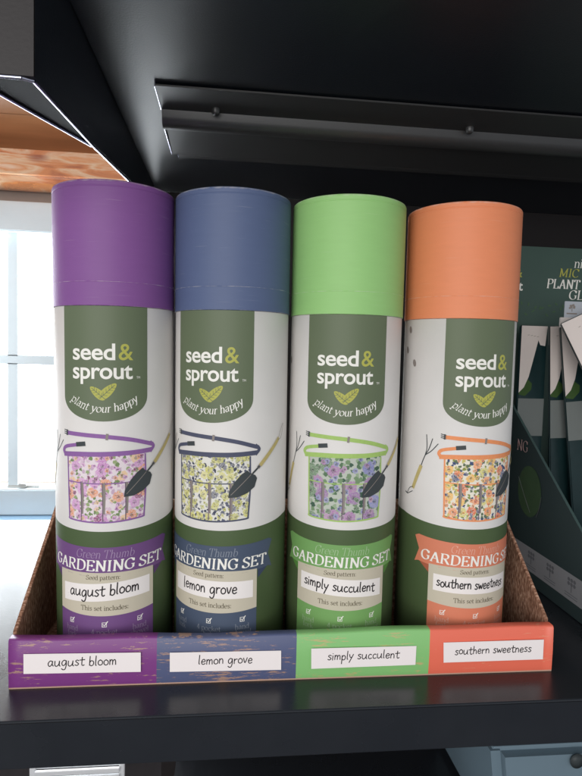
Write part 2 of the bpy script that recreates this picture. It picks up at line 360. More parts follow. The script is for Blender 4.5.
def room():
    wall = mat('plaster', (176, 160, 150), .8, .2, bump=.3, bscale=60, var=.05)
    # wall with the window opening (opening x -1.5..-.13, z -.24..0.70)
    bm = bmesh.new(); X0, X1, Z0, Z1 = -1.5, .34, -.24, .70
    for d in ((-3.2, X0, -1.1, 1.9), (X1, 3.2, -1.1, 1.9), (X0, X1, -1.1, Z0), (X0, X1, Z1, 1.9)): box(bm, d[0], d[1], 1.54, 1.70, d[2], d[3])
    tag(finish(bm, 'wall', wall), kind='structure')
    fl = mat('floor_boards', (58, 58, 62), .6, .3, var=.3, vscale=5, stretch=(8, 1, 1))
    tag(boxo('floor', (-3.2, 3.2, -3.6, 1.54, -1.14, -1.1), fl), kind='structure')
    # sky beyond the window: the only thing here that gives off light besides the lamps
    m = bpy.data.materials.new('bright_sky'); m.use_nodes = True; nt = m.node_tree; nt.nodes.remove(nt.nodes['Principled BSDF'])
    e = nt.nodes.new('ShaderNodeEmission'); e.inputs[0].default_value = (.90, .96, 1, 1); e.inputs[1].default_value = 9.0
    nt.links.new(e.outputs[0], nt.nodes['Material Output'].inputs[0])
    bm = bmesh.new(); box(bm, -4.5, 3.5, 3.4, 3.42, -2.2, 3.2); tag(finish(bm, 'sky', m), kind='structure')
    # pine ceiling
    pine = mat('pine_boards', (190, 134, 92), .38, .5, var=.7, vscale=2.6, stretch=(.7, 1, 9), bump=.15, bscale=20)
    pn = pine.node_tree
    bm = bmesh.new(); y = 1.5; z = .90
    while y > -.2:
        prism(bm, [(-3.1, y, z), (-3.1, y - .118, z + .068), (-3.1, y - .118, z + .088), (-3.1, y, z + .02)], (6.2, 0, 0)); y -= .122; z += .0705
    tag(finish(bm, 'ceiling', pine), kind='structure')
    # window
    wf = mat('window_paint', (214, 224, 228), .45, .4, var=.03)
    win = thing('window', (-.8, 1.54, -.24), 'white painted wooden window glaring with daylight, left of the purple capped tube', 'window')
    def b(name, dims, m=wf, par=win, bev=.003):
        d = (dims[0] + .8, dims[1] + .8, dims[2] - 1.54, dims[3] - 1.54, dims[4] + .24, dims[5] + .24)
        return boxo(name, d, m, par, bev)
    bm = bmesh.new()
    for d in ((X0 - .06, X1 + .06, .637, .735), (X0 - .06, X1 + .06, -.31, -.222), (X0 - .06, X0 + .03, -.222, .637), (X1 - .03, X1 + .06, -.222, .637)):
        box(bm, d[0] + .8, d[1] + .8, -.05, .03, d[2] + .24, d[3] + .24)
    finish(bm, 'frame', wf, win, bevel=.004)
    bm = bmesh.new()
    for x in (-1.29, -.96, -.632, -.27, .05): box(bm, x + .8 - .016, x + .8 + .016, -.02, .02, .018, .877)
    mul = finish(bm, 'mullion', wf, win)
    b('glazing_bar', (X0 + .03, X1 - .03, 1.517, 1.563, .200, .231))
    b('sill', (X0 - .1, X1 + .1, 1.40, 1.56, -.345, -.312), mat('sill_blue', (150, 186, 214), .4, .5))
    g = bpy.data.materials.new('glass'); g.use_nodes = True; p = g.node_tree.nodes['Principled BSDF']
    p.inputs['Transmission Weight'].default_value = 1; p.inputs['Roughness'].default_value = 0; p.inputs['IOR'].default_value = 1.02
    b('pane', (X0 + .031, X1 - .031, 1.5795, 1.5825, -.221, .636), g, bev=0)
    lt = bmesh.new(); box(lt, .150, .255, -.024, .0, .012, .026); box(lt, .19, .215, -.035, -.02, .02, .034)
    finish(lt, 'latch', mat('latch', (190, 190, 186), .4, .5, metal=.5), win, bevel=.002)
    # beam above it
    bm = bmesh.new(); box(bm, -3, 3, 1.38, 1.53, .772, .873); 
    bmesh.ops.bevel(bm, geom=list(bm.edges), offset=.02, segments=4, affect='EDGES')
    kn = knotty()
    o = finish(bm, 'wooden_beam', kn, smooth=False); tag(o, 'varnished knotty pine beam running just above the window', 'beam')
room()

def shelving():
    t = thing('shelving_unit', (.45, .1, -.036), 'black metal shelving around the cardboard tray, with a rail under its top shelf', 'shelving')
    o0 = Vector((-.45, -.1, .036))
    def rel(o): o.location = o0; return o
    sh = bmesh.new(); box(sh, -.9, 1.25, -.1055, .385, -.0355, 0)
    rel(finish(sh, 'lower_shelf', M['shelf'], t, bevel=.0016, seg=3))
    up = bmesh.new(); box(up, -.0195, 1.25, -.26, .40, .5, .53)
    rel(finish(up, 'upper_shelf', M['under'], t, bevel=.001))
    bp = bmesh.new(); box(bp, .0, 1.25, .386, .40, -.55, .4995)
    rel(finish(bp, 'back_panel', M['panel'], t))
    cr = bmesh.new(); box(cr, -.0195, -.0003, .386, .40, .425, .4995); rel(finish(cr, 'glow_blocker', M['panel'], t))  # added blocker, cuts the window's far glow on the upper shelf's underside
    # stiffening rail folded from sheet: flat flange, rolled bead, lower flange with a stepped end
    prof = [(.026, .4985), (.076, .4985), *[(.0895 - .0118 * cos(q * pi / 12), .4955 - .0105 * sin(q * pi / 12)) for q in range(1, 12)], (.1015, .4945), (.188, .4905)]
    th = .0016
    ra = bmesh.new()
    def sweep(bm, x0, x1, pr):
        n = len(pr)
        lo = [(y, z) for y, z in pr]; hi = [(y, z - th) for y, z in pr]
        loop = lo + hi[::-1]
        A = [bm.verts.new((x0, y, z)) for y, z in loop]; B = [bm.verts.new((x1, y, z)) for y, z in loop]; k = len(loop)
        for i in range(k): bm.faces.new((A[i], A[(i + 1) % k], B[(i + 1) % k], B[i]))
        for i in range(n - 1):
            for V in (A, B): bm.faces.new((V[i], V[i + 1], V[k - 2 - i], V[k - 1 - i]))
        bmesh.ops.recalc_face_normals(bm, faces=bm.faces)
    sweep(ra, .024, 1.2, prof[:-1]); sweep(ra, .0243, 1.2, [(.1017, .4943), (.180, .4908)]); sweep(ra, .031, 1.2, [(.1802, .4907), (.190, .4902)])
    rail = rel(finish(ra, 'rail', M['steel'], t))
    for p in rail.data.polygons: p.use_smooth = True
    rail.data.set_sharp_from_angle(angle=.5)
    eg = bmesh.new(); box(eg, .0232, .0239, .026, .076, .4962, .4992); box(eg, .0233, .0240, .1015, .180, .4885, .4948); box(eg, .0302, .0309, .1802, .190, .488, .491)
    finish(eg, 'lit_edge', M['edge'], rail)  # pale strips draw the rail's lit end edges
    for x, y in ((.0765, .0665), (.333, .0675), (.60, .067)):
        s = bmesh.new(); lathe(s, [(0, .4905), (.0022, .491), (.0036, .4925), (.0042, .4955), (.0042, .4969)], 24)
        sc = finish(s, 'screw', M['steel'], rail); sc.location = (x, y, 0)
    # folded bracket hanging at the left end of the upper shelf
    A = (-.02, -.1546, .4174); Dp = (-.02, -.0061, .4313); E_ = (-.02, .1961, .4556); G = (-.02, .40, .480)
    br = bmesh.new()
    prism(br, [A, Dp, E_, G, (-.02, .40, .53), (-.02, -.1546, .53)], (-.003, 0, 0))
    A2 = Vector(A) + Vector((-.0031, 0, 0)); D2 = Vector(Dp) + Vector((-.0031, 0, 0))
    dirC = Vector((-.075, -.0867, -.0081))   # along the folded flap's free edge
    C2 = Vector((-.0585, -.1552, .4174))
    prism(br, [A2, D2, C2], (0, 0, .002), 1)
    prism(br, [(-.0201, -.1547, .4174), (-.42, -.1547, .4174), (-.42, -.1547, .53), (-.0201, -.1547, .53)], (0, -.002, 0), 2)
    bracket = rel(finish(br, 'bracket', [M['under'], M['matt'], M['panel']], t))
    ed = bmesh.new()
    def rod(a, b, r=.0011):
        a = Vector(a); b = Vector(b); d = (b - a); q = d.to_track_quat('Z', 'Y')
        ra_ = [ed.verts.new(a + q @ Vector((r * cos(k * pi / 4), r * sin(k * pi / 4), 0))) for k in range(8)]
        rb_ = [ed.verts.new(b + q @ Vector((r * cos(k * pi / 4), r * sin(k * pi / 4), 0))) for k in range(8)]
        for k in range(8): ed.faces.new((ra_[k], ra_[(k + 1) % 8], rb_[(k + 1) % 8], rb_[k]))
    rod((-.42, -.1557, .4163), (-.027, -.1557, .4163)); rod((-.027, -.1557, .4163), (-.0215, -.152, .4166)); rod((-.0215, -.152, .4166), Vector(Dp) + Vector((-.0015, 0, -.001)))
    rod(Vector(Dp) + Vector((-.0015, 0, -.001)), Vector(E_) + Vector((-.0015, 0, -.001))); rod(Vector(E_) + Vector((-.0015, 0, -.001)), Vector(G) + Vector((-.0015, 0, -.001)))
    rod(D2 + Vector((0, 0, -.001)), C2 + Vector((0, 0, -.001)), .0010)
    finish(ed, 'lit_edge', M['edge'], bracket, smooth=True)  # pale rods draw the bright lit edges of the black bracket
    lo = bmesh.new(); box(lo, .03, 1.25, -.02, .385, -.36, -.33)
    rel(finish(lo, 'bottom_shelf', M['shelf'], t, bevel=.002))
shelving()

# ================================================================== TUBES
R_BODY = .0490; R_CAP = .0497; HC = .2958; HT = .3924
PET = [
    ((226, 214, 218), [(196, 130, 190), (228, 158, 120), (214, 160, 206), (232, 196, 150), (150, 70, 120), (206, 150, 200)], [(150, 166, 120), (196, 170, 190), (120, 140, 96), (214, 190, 206)]),
    ((222, 220, 212), [(204, 200, 104), (186, 184, 96), (216, 210, 140), (110, 112, 128), (200, 198, 120)], [(96, 100, 118), (150, 150, 150), (188, 190, 150), (70, 74, 92)]),
    ((186, 192, 180), [(176, 128, 176), (132, 132, 190), (160, 120, 170), (112, 140, 110), (150, 150, 200), (190, 150, 186)], [(92, 120, 92), (120, 146, 110), (70, 96, 80), (150, 170, 140)]),
    ((232, 226, 210), [(236, 140, 80), (240, 186, 90), (226, 110, 70), (214, 206, 120), (240, 160, 110), (90, 100, 140)], [(70, 84, 120), (140, 150, 80), (200, 190, 110), (100, 116, 90)])]
TUBES = [
    dict(x=0, lean=-.0124, u0=0, cap=(130, 82, 146), rib=(112, 76, 128), dark=(88, 56, 104), word='august bloom', slope=.055, trim=(140, 98, 158),
         label='tube with a purple cap, leftmost in the tray, sticker handwritten august bloom'),
    dict(x=.0997, lean=-.0097, u0=-17.5, cap=(86, 100, 134), rib=(72, 84, 104), dark=(58, 68, 92), word='lemon grove', slope=-.012, trim=(78, 82, 102),
         label='tube with a slate blue cap between the purple and green ones, sticker handwritten lemon grove'),
    dict(x=.1997, lean=-.0045, u0=-8, cap=(150, 200, 124), rib=(116, 162, 94), dark=(84, 132, 62), word='simply succulent', slope=-.05, trim=(162, 194, 108),
         label='tube with a light green cap between the blue and orange ones, sticker handwritten simply succulent'),
    dict(x=.3046, lean=-.0023, u0=5, cap=(230, 140, 98), rib=(214, 128, 98), dark=(168, 92, 66), word='southern sweetness', slope=-.02, trim=(232, 148, 98),
         label='tube with an orange cap, rightmost in the tray, sticker handwritten southern sweetness')]

def add_wear(m, zs, tone=(226, 220, 214)):
    '''pale rubbed paper along the rims and a few faint horizontal scuffs'''
    nt = m.node_tree; b = nt.nodes['Principled BSDF']; src = b.inputs['Base Color'].links[0].from_socket
    tc = nt.nodes.new('ShaderNodeTexCoord'); sp = nt.nodes.new('ShaderNodeSeparateXYZ'); nt.links.new(tc.outputs['Object'], sp.inputs[0])
    n = nt.nodes.new('ShaderNodeTexNoise'); n.inputs['Scale'].default_value = 170; n.inputs['Detail'].default_value = 6; nt.links.new(tc.outputs['Object'], n.inputs[0])
    acc = None
    for z, wd in zs:
        d = nt.nodes.new('ShaderNodeMath'); d.operation = 'SUBTRACT'; d.inputs[1].default_value = z; nt.links.new(sp.outputs[2], d.inputs[0])
        a = nt.nodes.new('ShaderNodeMath'); a.operation = 'ABSOLUTE'; nt.links.new(d.outputs[0], a.inputs[0])
        r = nt.nodes.new('ShaderNodeMapRange'); r.inputs['From Min'].default_value = wd; r.inputs['From Max'].default_value = 0; nt.links.new(a.outputs[0], r.inputs['Value'])
        if acc is None: acc = r.outputs[0]
        else:
            mx = nt.nodes.new('ShaderNodeMath'); mx.operation = 'MAXIMUM'; nt.links.new(acc, mx.inputs[0]); nt.links.new(r.outputs[0], mx.inputs[1]); acc = mx.outputs[0]
    mu = nt.nodes.new('ShaderNodeMath'); mu.operation = 'MULTIPLY'; nt.links.new(acc, mu.inputs[0]); nt.links.new(n.outputs[0], mu.inputs[1])
    r1 = ramp(nt, [(.3, (0, 0, 0, 1)), (.55, (.3, .3, .3, 1))], 'LINEAR'); nt.links.new(mu.outputs[0], r1.inputs[0])
    mp = nt.nodes.new('ShaderNodeMapping'); mp.inputs['Scale'].default_value = (30, 30, 900); nt.links.new(tc.outputs['Object'], mp.inputs[0])
    n2 = nt.nodes.new('ShaderNodeTexNoise'); n2.inputs['Scale'].default_value = 1; n2.inputs['Detail'].default_value = 3; nt.links.new(mp.outputs[0], n2.inputs[0])
    r2 = ramp(nt, [(.66, (0, 0, 0, 1)), (.76, (.08, .08, .08, 1))], 'LINEAR'); nt.links.new(n2.outputs[0], r2.inputs[0])
    o = mixc(nt, r1.outputs[0], src, tone); o = mixc(nt, r2.outputs[0], o, tone)
    nt.links.new(o, b.inputs['Base Color'])
def tube(i, T):
    t = thing('gardening_set_tube', (T['x'], 0, .0022), T['label'], 'cardboard tube', 'gardening set tubes in the display tray', (0, T['lean'], 0))
    u0 = T['u0']; Z = .0022
    def wrap(u, z, l):
        r = R_BODY + .00012 + l / 1000; a = (u + u0) / 1000 / R_BODY
        return (r * sin(a), -r * cos(a), z / 1000 - Z)
    rib = mat('print_' + T['word'].split()[0], T['rib'], .5, .35); dark = mat('print_fold', T['dark'], .5, .3)
    trim = mat('print_webbing', T['trim'], .6, .3, var=.12, vscale=400)
    capm = mat('cap_paper', T['cap'], .52, .35, bump=.10, bscale=420, var=.04, vscale=60, stretch=(1, 1, 5))
    add_wear(capm, [(HC, .0016), (HC + .0188, .0007), (HT - .001, .0022)])
    fab = floral('print_fabric', *PET[i], fs=(.72, .95, .55, .8)[i], seed=i * 3.1)
    # body: paper above, printed green below a shallow arc
    bm = bmesh.new(); n = 160; rows = []
    for row in range(5):
        ring = []
        for k in range(n):
            a = 2 * pi * k / n - pi; u = a * R_BODY * 1000 - u0; uu = (u + 154) % 308 - 154
            zb = 115.2 + min(.0011 * uu * uu, 6)
            z = (0, .4, zb, 303, 303)[row]; r = (R_BODY - .0006, R_BODY, R_BODY, R_BODY, R_BODY - .002)[row]
            ring.append(bm.verts.new((r * sin(a), -r * cos(a), z / 1000)))
        rows.append(ring)
    for q in range(4):
        for k in range(n):
            f = bm.faces.new((rows[q][k], rows[q][(k + 1) % n], rows[q + 1][(k + 1) % n], rows[q + 1][k])); f.material_index = 0 if q < 2 else 1; f.smooth = True
    bm.faces.new(rows[0][::-1])
    finish(bm, 'tube_body', [M['green'], M['paper']], t)
    # cap
    bm = bmesh.new(); s = .0002
    lathe(bm, [(.0491, HC + .001), (R_CAP - .0003, HC), (R_CAP, HC + .0005), (R_CAP, HC + .001), (R_CAP, HC + .0180), (R_CAP, HC + .0184), (R_CAP + .0002, HC + .0187), (R_CAP + .0002, HC + .0190), (R_CAP, HC + .0193), (R_CAP, HC + .0197),
               (R_CAP, HT - .0058), (R_CAP, HT - .0052), (R_CAP - .00025, HT - .005), (R_CAP - .00025, HT - .0046), (R_CAP, HT - .0044), (R_CAP, HT - .0040), (R_CAP, HT - .0022), (R_CAP, HT - .0016), (R_CAP - .0005, HT - .0005), (R_CAP - .0015, HT), (R_CAP - .0028, HT - .0006), (R_CAP - .0032, HT - .003), (0, HT - .003)])
    finish(bm, 'cap', capm, t).location = (0, 0, -Z)
    # logo badge
    a = Art([M['badge']]); pts = [(35, 296.5), (-35, 296.5), (-35, 226)]
    pts += [(-35 * cos(q), 226 - 20.5 * sin(q) ** .9) for q in [pi * k / 32 for k in range(1, 32)]] + [(35, 226)]
    a.poly(pts); badge = a.build('logo_badge', wrap, t)
    a = Art([M['white'], M['lime']])
    a.sans('seed', -25.8, 254, 18.2, 0, 1, sx=1.10, bold=.016, space=.96); a.sans('&', 11.4, 254, 18.6, 1, 1, sx=.98, bold=.008)
    a.sans('sprout', -25.8, 239.2, 18.2, 0, 1, sx=1.03, bold=.016, space=.96); a.sans('TM', 25.6, 239.2, 2.6, 0, 1, bold=0)
    a.write('plant your happy', ROM, 0, 212.6, 6.4, .85, 0, 1, nib=NIB, arc=46, sx=.92, slant=.18, track=.3)
    a.build('logo_lettering', wrap, badge)
    a = Art([M['lime'], M['badge']])
    for cx, cy, L_, W_, an in ((-4.2, 227.8, 7.6, 3.3, 2.45), (3.6, 229.4, 8.6, 3.6, .75)):
        pts = []
        for k in range(24):
            q = 2 * pi * k / 24; px = L_ * cos(q); py = W_ * sin(q) * (1 - .25 * cos(q))
            pts.append((cx + px * cos(an) - py * sin(an), cy + px * sin(an) + py * cos(an)))
        a.poly(pts, 0, 1)
        def P(u, v): return (cx + u * cos(an) - v * sin(an), cy + u * sin(an) + v * cos(an))
        a.stroke([P(-L_, 0), P(L_ * .8, 0)], .45, 1, 2)
        for q in (-.55, -.2, .15, .45):
            for sg in (-1, 1): a.stroke([P(L_ * q, 0), P(L_ * (q + .22), sg * W_ * .62)], .32, 1, 2)
    a.build('leaf_emblem', wrap, badge)
    # picture of the tool belt with trowel and hand fork
    a = Art([fab, trim, M['seam'], M['slate'], M['wood'], M['grey']])
    a.poly([(-31.5, 178.5), (0, 179.8), (33, 180), (33.5, 152), (32, 128.5), (29, 126.8), (0, 124.6), (-28, 126), (-30.5, 128)], 0, 0)
    for y_, q in ((157.2, .9),): a.stroke([(-31, y_ - .3), (-10, y_ - 1.2), (14, y_ - 1), (33, y_ + .4)], q, 1, 1)
    for x_ in (-18.6, -1, 16.6): a.stroke([(x_, 156.4), (x_ + .3, 140), (x_ + .1, 126.2)], .8, 2, 2)
    for x_ in (-17.4, .2, 17.8): a.stroke([(x_, 156), (x_ + .3, 146), (x_ - .2, 132)], 2.0, 5, 1)
    a.stroke([(-31.5, 178), (-30.9, 152), (-30.2, 128.5)], 1.3, 1, 3); a.stroke([(-30.2, 128.3), (-28, 126.3), (0, 124.8), (29, 126.9), (31.8, 128.6)], 1.3, 1, 3)
    a.stroke([(31.8, 128.6), (33.3, 152), (33, 178)], 1.3, 1, 3)
    a.stroke([(-35, 178.3), (-20, 179.2), (0, 179.6), (20, 180), (38, 181)], 3.8, 1, 3)
    a.stroke([(-35, 178.5), (-36.5, 181.5), (-33, 184.5), (-21, 186.8)], 2.8, 1, 4)
    a.stroke([(38, 180), (41, 184), (38, 187)], 2.6, 1, 4)
    a.stroke([(-31, 195.5), (-14, 194.6), (4, 193.2), (22, 190.4), (39.5, 185.6)], 3.3, 1, 4)
    a.stroke([(3, 195.2), (2.6, 191.4)], 2.0, 5, 5); a.stroke([(-21.5, 186.9), (-15.5, 187.6)], 3.6, 3, 5)
    for dy in (-1.5, 0, 1.5): a.stroke([(-31, 195.6 + dy), (-35.2, 196.4 + dy)], .7, 3, 5)
    a.stroke([(-32.2, 193.8), (-32, 197.6)], 1.3, 3, 5)
    a.build('tool_belt_picture', wrap, t)
    a = Art([fab, trim, M['seam'], M['slate'], M['wood'], M['grey']]); a.k = 60
    a.poly([(15.4, 144.8), (16, 150), (20.5, 158), (26, 164), (30.6, 167), (33, 164.6), (37.6, 162.6), (39.2, 160), (37, 153), (31, 148.4), (23, 145.2)], 3, 6)
    a.stroke([(17.5, 147.2), (35, 164.6)], .5, 5, 7)
    a.stroke([(34.5, 163.5), (41, 169.5)], 1.5, 3, 7); a.stroke([(40.5, 169), (43, 171.5)], 2.8, 5, 7)
    a.stroke([(42.6, 171), (50, 178.5), (62.5, 190.5)], 3.3, 4, 8)
    a.stroke([(61.5, 189.5), (66, 191), (69, 197), (70, 203), (66, 198), (63, 192)], .45, 5, 9)
    a.build('trowel_picture', wrap, t)
    a = Art([fab, trim, M['seam'], M['slate'], M['wood'], M['grey']])
    a.stroke([(-49, 178), (-51.5, 172), (-53.4, 166)], .9, 3, 1)
    for e in ([(-49, 178), (-47.5, 185), (-48.3, 196)], [(-49, 178), (-45.5, 184), (-42.5, 193)], [(-49, 178), (-43, 182.6), (-37.5, 189)]): a.stroke(e, .75, 3, 2)
    a.stroke([(-53, 167.5), (-56.5, 159), (-61, 147.5)], 3.4, 4, 3)
    a.stroke([(-61, 148), (-65.5, 146), (-68.5, 140.5), (-65, 142), (-61.5, 144)], .6, 3, 4); a.stroke([(-68.5, 140.5), (-71.5, 141.5)], 1.0, 3, 4)
    a.build('hand_fork_picture', wrap, t)
    for u_, z_ in ((-73.5, 287), (-78, 269), (-65.5, 257.5)):
        a = Art([M['grey']]); a.disc(u_, z_, 2.1, 3.3, 0, 1, a=.3); a.build('printed_seed', wrap, t)
    # ribbon banner
    k = .0012
    a = Art([rib, dark])
    def yy(u): return k * u * u
    top = [(u, 104.5 + yy(u)) for u in range(-56, 57, 4)]; botm = [(u, 81 + yy(u)) for u in range(56, -57, -4)]
    a.poly([(-56, 106)] + top[1:-1] + [(56, 106), (51.5, 95), (56, 83)] + botm[1:-1] + [(-56, 83), (-51.5, 95)], 0, 1)
    a.poly([(-51, 84.4), (-41.5, 83.2), (-41.5, 76)], 1, 0); a.poly([(51, 84.4), (41.5, 76), (41.5, 83.2)], 1, 0)
    ban = a.build('ribbon_banner', wrap, t)
    a = Art([M['white'], mat('print_soft', tuple(int(c * .7 + 78) for c in T['rib']), .5, .3)])
    for st, fn_, y_, h_, wt, mi, sl, tr in (('GARDENING SET', ROM, 85.6, 8.4, 1.75, 0, .08, .2), ('Green Thumb', None, 96, 6.6, .8, 1, .22, .1)):
        cnt = sum(ROM.get(c, (3.6, 0))[0] + tr for c in st) * h_ / 10; want = 99 if mi == 0 else 47; sx = want / cnt; cx = -want / 2
        for c in st:
            adv, sts = ROM.get(c, (3.4, []))
            for s_ in sts:
                pp = [(cx + (px + py * sl) * h_ / 10 * sx, y_ + py * h_ / 10) for px, py in s_]
                a.stroke([(px, py + .6 * yy(px)) for px, py in pp], wt, mi, 3, nib=NIB, thin=.36)
            cx += (adv + tr) * h_ / 10 * sx
    a.build('banner_lettering', wrap, ban)
    # information panel
    a = Art([M['beige'], rib])
    a.poly([(-41.5, 6), (40.5, 6), (40.5, 52), (-41.5, 52)], 1, 0)
    a.poly([(-41.5, 84)] + [(-41.5, 51.5)] + [(u, 48.6 + .0017 * u * u) for u in range(-40, 41, 4)] + [(40.5, 51.5), (40.5, 84)], 0, 1)
    inf = a.build('info_panel', wrap, t)
    a = Art([M['inkbrown'], M['white'], mat('print_pale', tuple(int(c * .6 + 90) for c in T['rib']), .5, .3)])
    a.write('Seed pattern:', ROM, -1, 78.4, 3.6, .5, 0, 2, nib=NIB, thin=.5); a.build('pattern_heading', wrap, inf); PM = a.mats; a = Art(PM); a.write('This set includes:', ROM, 0, 53.2, 3.9, .55, 0, 2, nib=NIB, thin=.5); a.build('contents_heading', wrap, inf)
    for cx, wd in ((-28.5, ('hand', 'fork')), (0, ('4 pocket', 'belt')), (28, ('hand', 'shovel'))):
        yb = 41.5 + .002 * cx * cx; a = Art(PM)
        a.stroke([(cx - 1.7, yb - 1.7), (cx + 1.7, yb - 1.7), (cx + 1.7, yb + 1.7), (cx - 1.7, yb + 1.7), (cx - 1.7, yb - 1.7)], .55, 1, 2, curve=False)
        a.stroke([(cx - 1, yb + .3), (cx, yb - .9), (cx + 2.6, yb + 2.6)], .7, 1, 3, curve=False)
        a.write(wd[0], ROM, cx, yb - 8.2, 4.4, .5, 2, 2, nib=NIB, thin=.5); a.write(wd[1], ROM, cx, yb - 13.2, 4.4, .5, 2, 2, nib=NIB, thin=.5)
        a.build('checklist_entry', wrap, inf)
    # name sticker
    sl = T['slope']; a = Art([M['sticker']])
    a.poly([(-37, 61 - 37 * sl), (37, 61 + 37 * sl), (37, 75.5 + 37 * sl), (-37, 75.5 - 37 * sl)], 0, 3)
    stk = a.build('name_sticker', wrap, t)
    a = Art([M['ink']]); W_ = sum(HAND.get(c, (3.4, 0))[0] for c in T['word']); wantw = {0: 58, 1: 50, 2: 64, 3: 66}[i]
    h = 10.4 if i < 2 else 9.4
    a.write(T['word'], HAND, -1, 65.4, h, .98, 0, 5, sx=wantw / (W_ * h / 10), slope=sl, slant=.06, wob=.25)
    a.build('handwriting', wrap, stk)
for i, T in enumerate(TUBES): tube(i, T)

# ================================================================== DISPLAY TRAY
def tray():
    t = thing('display_tray', (.152, 0, 0), 'low cardboard display tray with a four coloured front and brown kraft sides, holding the tubes', 'display tray')
    o0 = Vector((-.152, 0, 0)); XL, XR, YF, ZT = -.0681, .3719, -.0649, .0392
    fm = [worn('board_purple', (122, 56, 126), .835, seed=1), worn('board_blue', (82, 90, 124), .81, seed=2), worn('board_green', (134, 192, 118), .84, (196, 172, 120), 3), worn('board_orange', (232, 112, 88), .885, (226, 150, 118), 4), M['kraft'], mat('board_cut_edge', (196, 160, 140), .8, .2)]
    bm = bmesh.new(); xs = [XL, .043, .1533, .2638, XR]
    # front wall: folded double board, softly rounded along the top fold; slightly bowed
    prof = [(.0, .0015), (0, .0), (-.0002, .0012), (-.0009, .018), (-.0003, ZT - .0016), (.0004, ZT - .0004), (.0016, ZT), (.0070, ZT + .0002), (.0082, ZT - .0006), (.0086, ZT - .002), (.0086, .0015)]
    nx = 48
    grid = []
    for i in range(nx + 1):
        q = i / nx; x = XL + (XR - XL) * q
        sag = -.0018 * math.exp(-((x - .10) / .10) ** 2) + .0004 * sin(x * 60)
        grid.append([bm.verts.new((x, YF + y + (.0004 * sin(x * 40) if z > .01 else 0), z + (sag if z > .03 else 0))) for y, z in prof[1:]])
    # snap columns to colour boundaries
    for b in xs[1:-1]:
        i = min(range(nx + 1), key=lambda j: abs(grid[j][0].co.x - b))
        for v in grid[i]: v.co.x = b
    for i in range(nx):
        xm = (grid[i][0].co.x + grid[i + 1][0].co.x) / 2; mi = sum(xm > b for b in xs[1:-1])
        for j in range(len(grid[0]) - 1):
            f = bm.faces.new((grid[i][j], grid[i + 1][j], grid[i + 1][j + 1], grid[i][j + 1])); f.material_index = 4 if j >= 8 else (5 if j == 0 else mi); f.smooth = True
    for g in (grid[0], grid[-1]): f = bm.faces.new(g); f.material_index = 0 if g is grid[0] else 3
    fr = finish(bm, 'front_panel', fm, t, loc=o0)
    # side walls, back and floor
    yb = .056
    for nm, x0, x1, yk, zk in (('side_wall', XL, XL + .003, .0427, .1049), ('side_wall', XR - .003, XR, .0227, .1073)):
        bm = bmesh.new(); s = (zk - ZT) / (yk - YF - .004); zb = zk + s * (yb - yk) if yk > .03 else .118
        zb = min(zb, .118); yt = YF + .009 + (zb - ZT) / s
        pts = [(x0, YF + .0088, .0016), (x0, yb, .0016), (x0, yb, zb), (x0, min(yt, yb), zb), (x0, YF + .0088, ZT + .0022)]
        if yt >= yb: pts.pop(3)
        prism(bm, pts, (x1 - x0, 0, 0)); finish(bm, nm, M['kraft'], t, loc=o0, bevel=.0004)
    bm = bmesh.new(); box(bm, XL + .0031, XR - .0031, yb - .003, yb - .0001, .0016, .117); finish(bm, 'back_wall', M['kraft'], t, loc=o0)
    bm = bmesh.new(); box(bm, XL + .0001, XR - .0001, YF + .0087, yb - .0001, .0001, .0015); finish(bm, 'base', M['kraft'], t, loc=o0)
    quads = [((-.0566, .0285), (.0309, .0272), (.0311, .0116), (-.0566, .0129), 'august bloom'), ((.0532, .0264), (.1408, .0255), (.1412, .0096), (.0534, .0108), 'lemon grove'),
             ((.1651, .0265), (.2523, .0262), (.2521, .0102), (.1656, .0096), 'simply succulent'), ((.2752, .0284), (.3626, .0286), (.3627, .0115), (.276, .0113), 'southern sweetness')]
    sm = mat('label_paper', (240, 232, 230), .5, .35)
    def flat(x, z, l): return (x / 1000, YF - .0019 - l / 1000, z / 1000)
    for q in quads:
        a = Art([sm]); a.poly([(x * 1000, z * 1000) for x, z in (q[3], q[2], q[1], q[0])], 0, 0)
        l = a.build('name_label', flat, t, step=0, smooth=False, loc=o0); l['label'] = 'white sticker handwritten ' + q[4]
        a = Art([M['ink']]); wd = q[4]; W_ = sum(HAND.get(c, (3.4, 0))[0] for c in wd); want = {'august bloom': 52, 'lemon grove': 43, 'simply succulent': 60, 'southern sweetness': 67}[wd]
        h = {'august bloom': 8.6, 'lemon grove': 8.2, 'simply succulent': 7.8, 'southern sweetness': 7.6}[wd]
        cx = (q[0][0] + q[1][0]) * 500; cy = (q[0][1] + q[2][1]) * 500
        a.write(wd, HAND, cx, cy - h * .22, h, .72, 0, 2, sx=want / (W_ * h / 10), slope=(q[1][1] - q[0][1]) / (q[1][0] - q[0][0]) + .006, slant=.06, wob=.2)
        a.build('handwriting', flat, l, step=0, smooth=False)
tray()

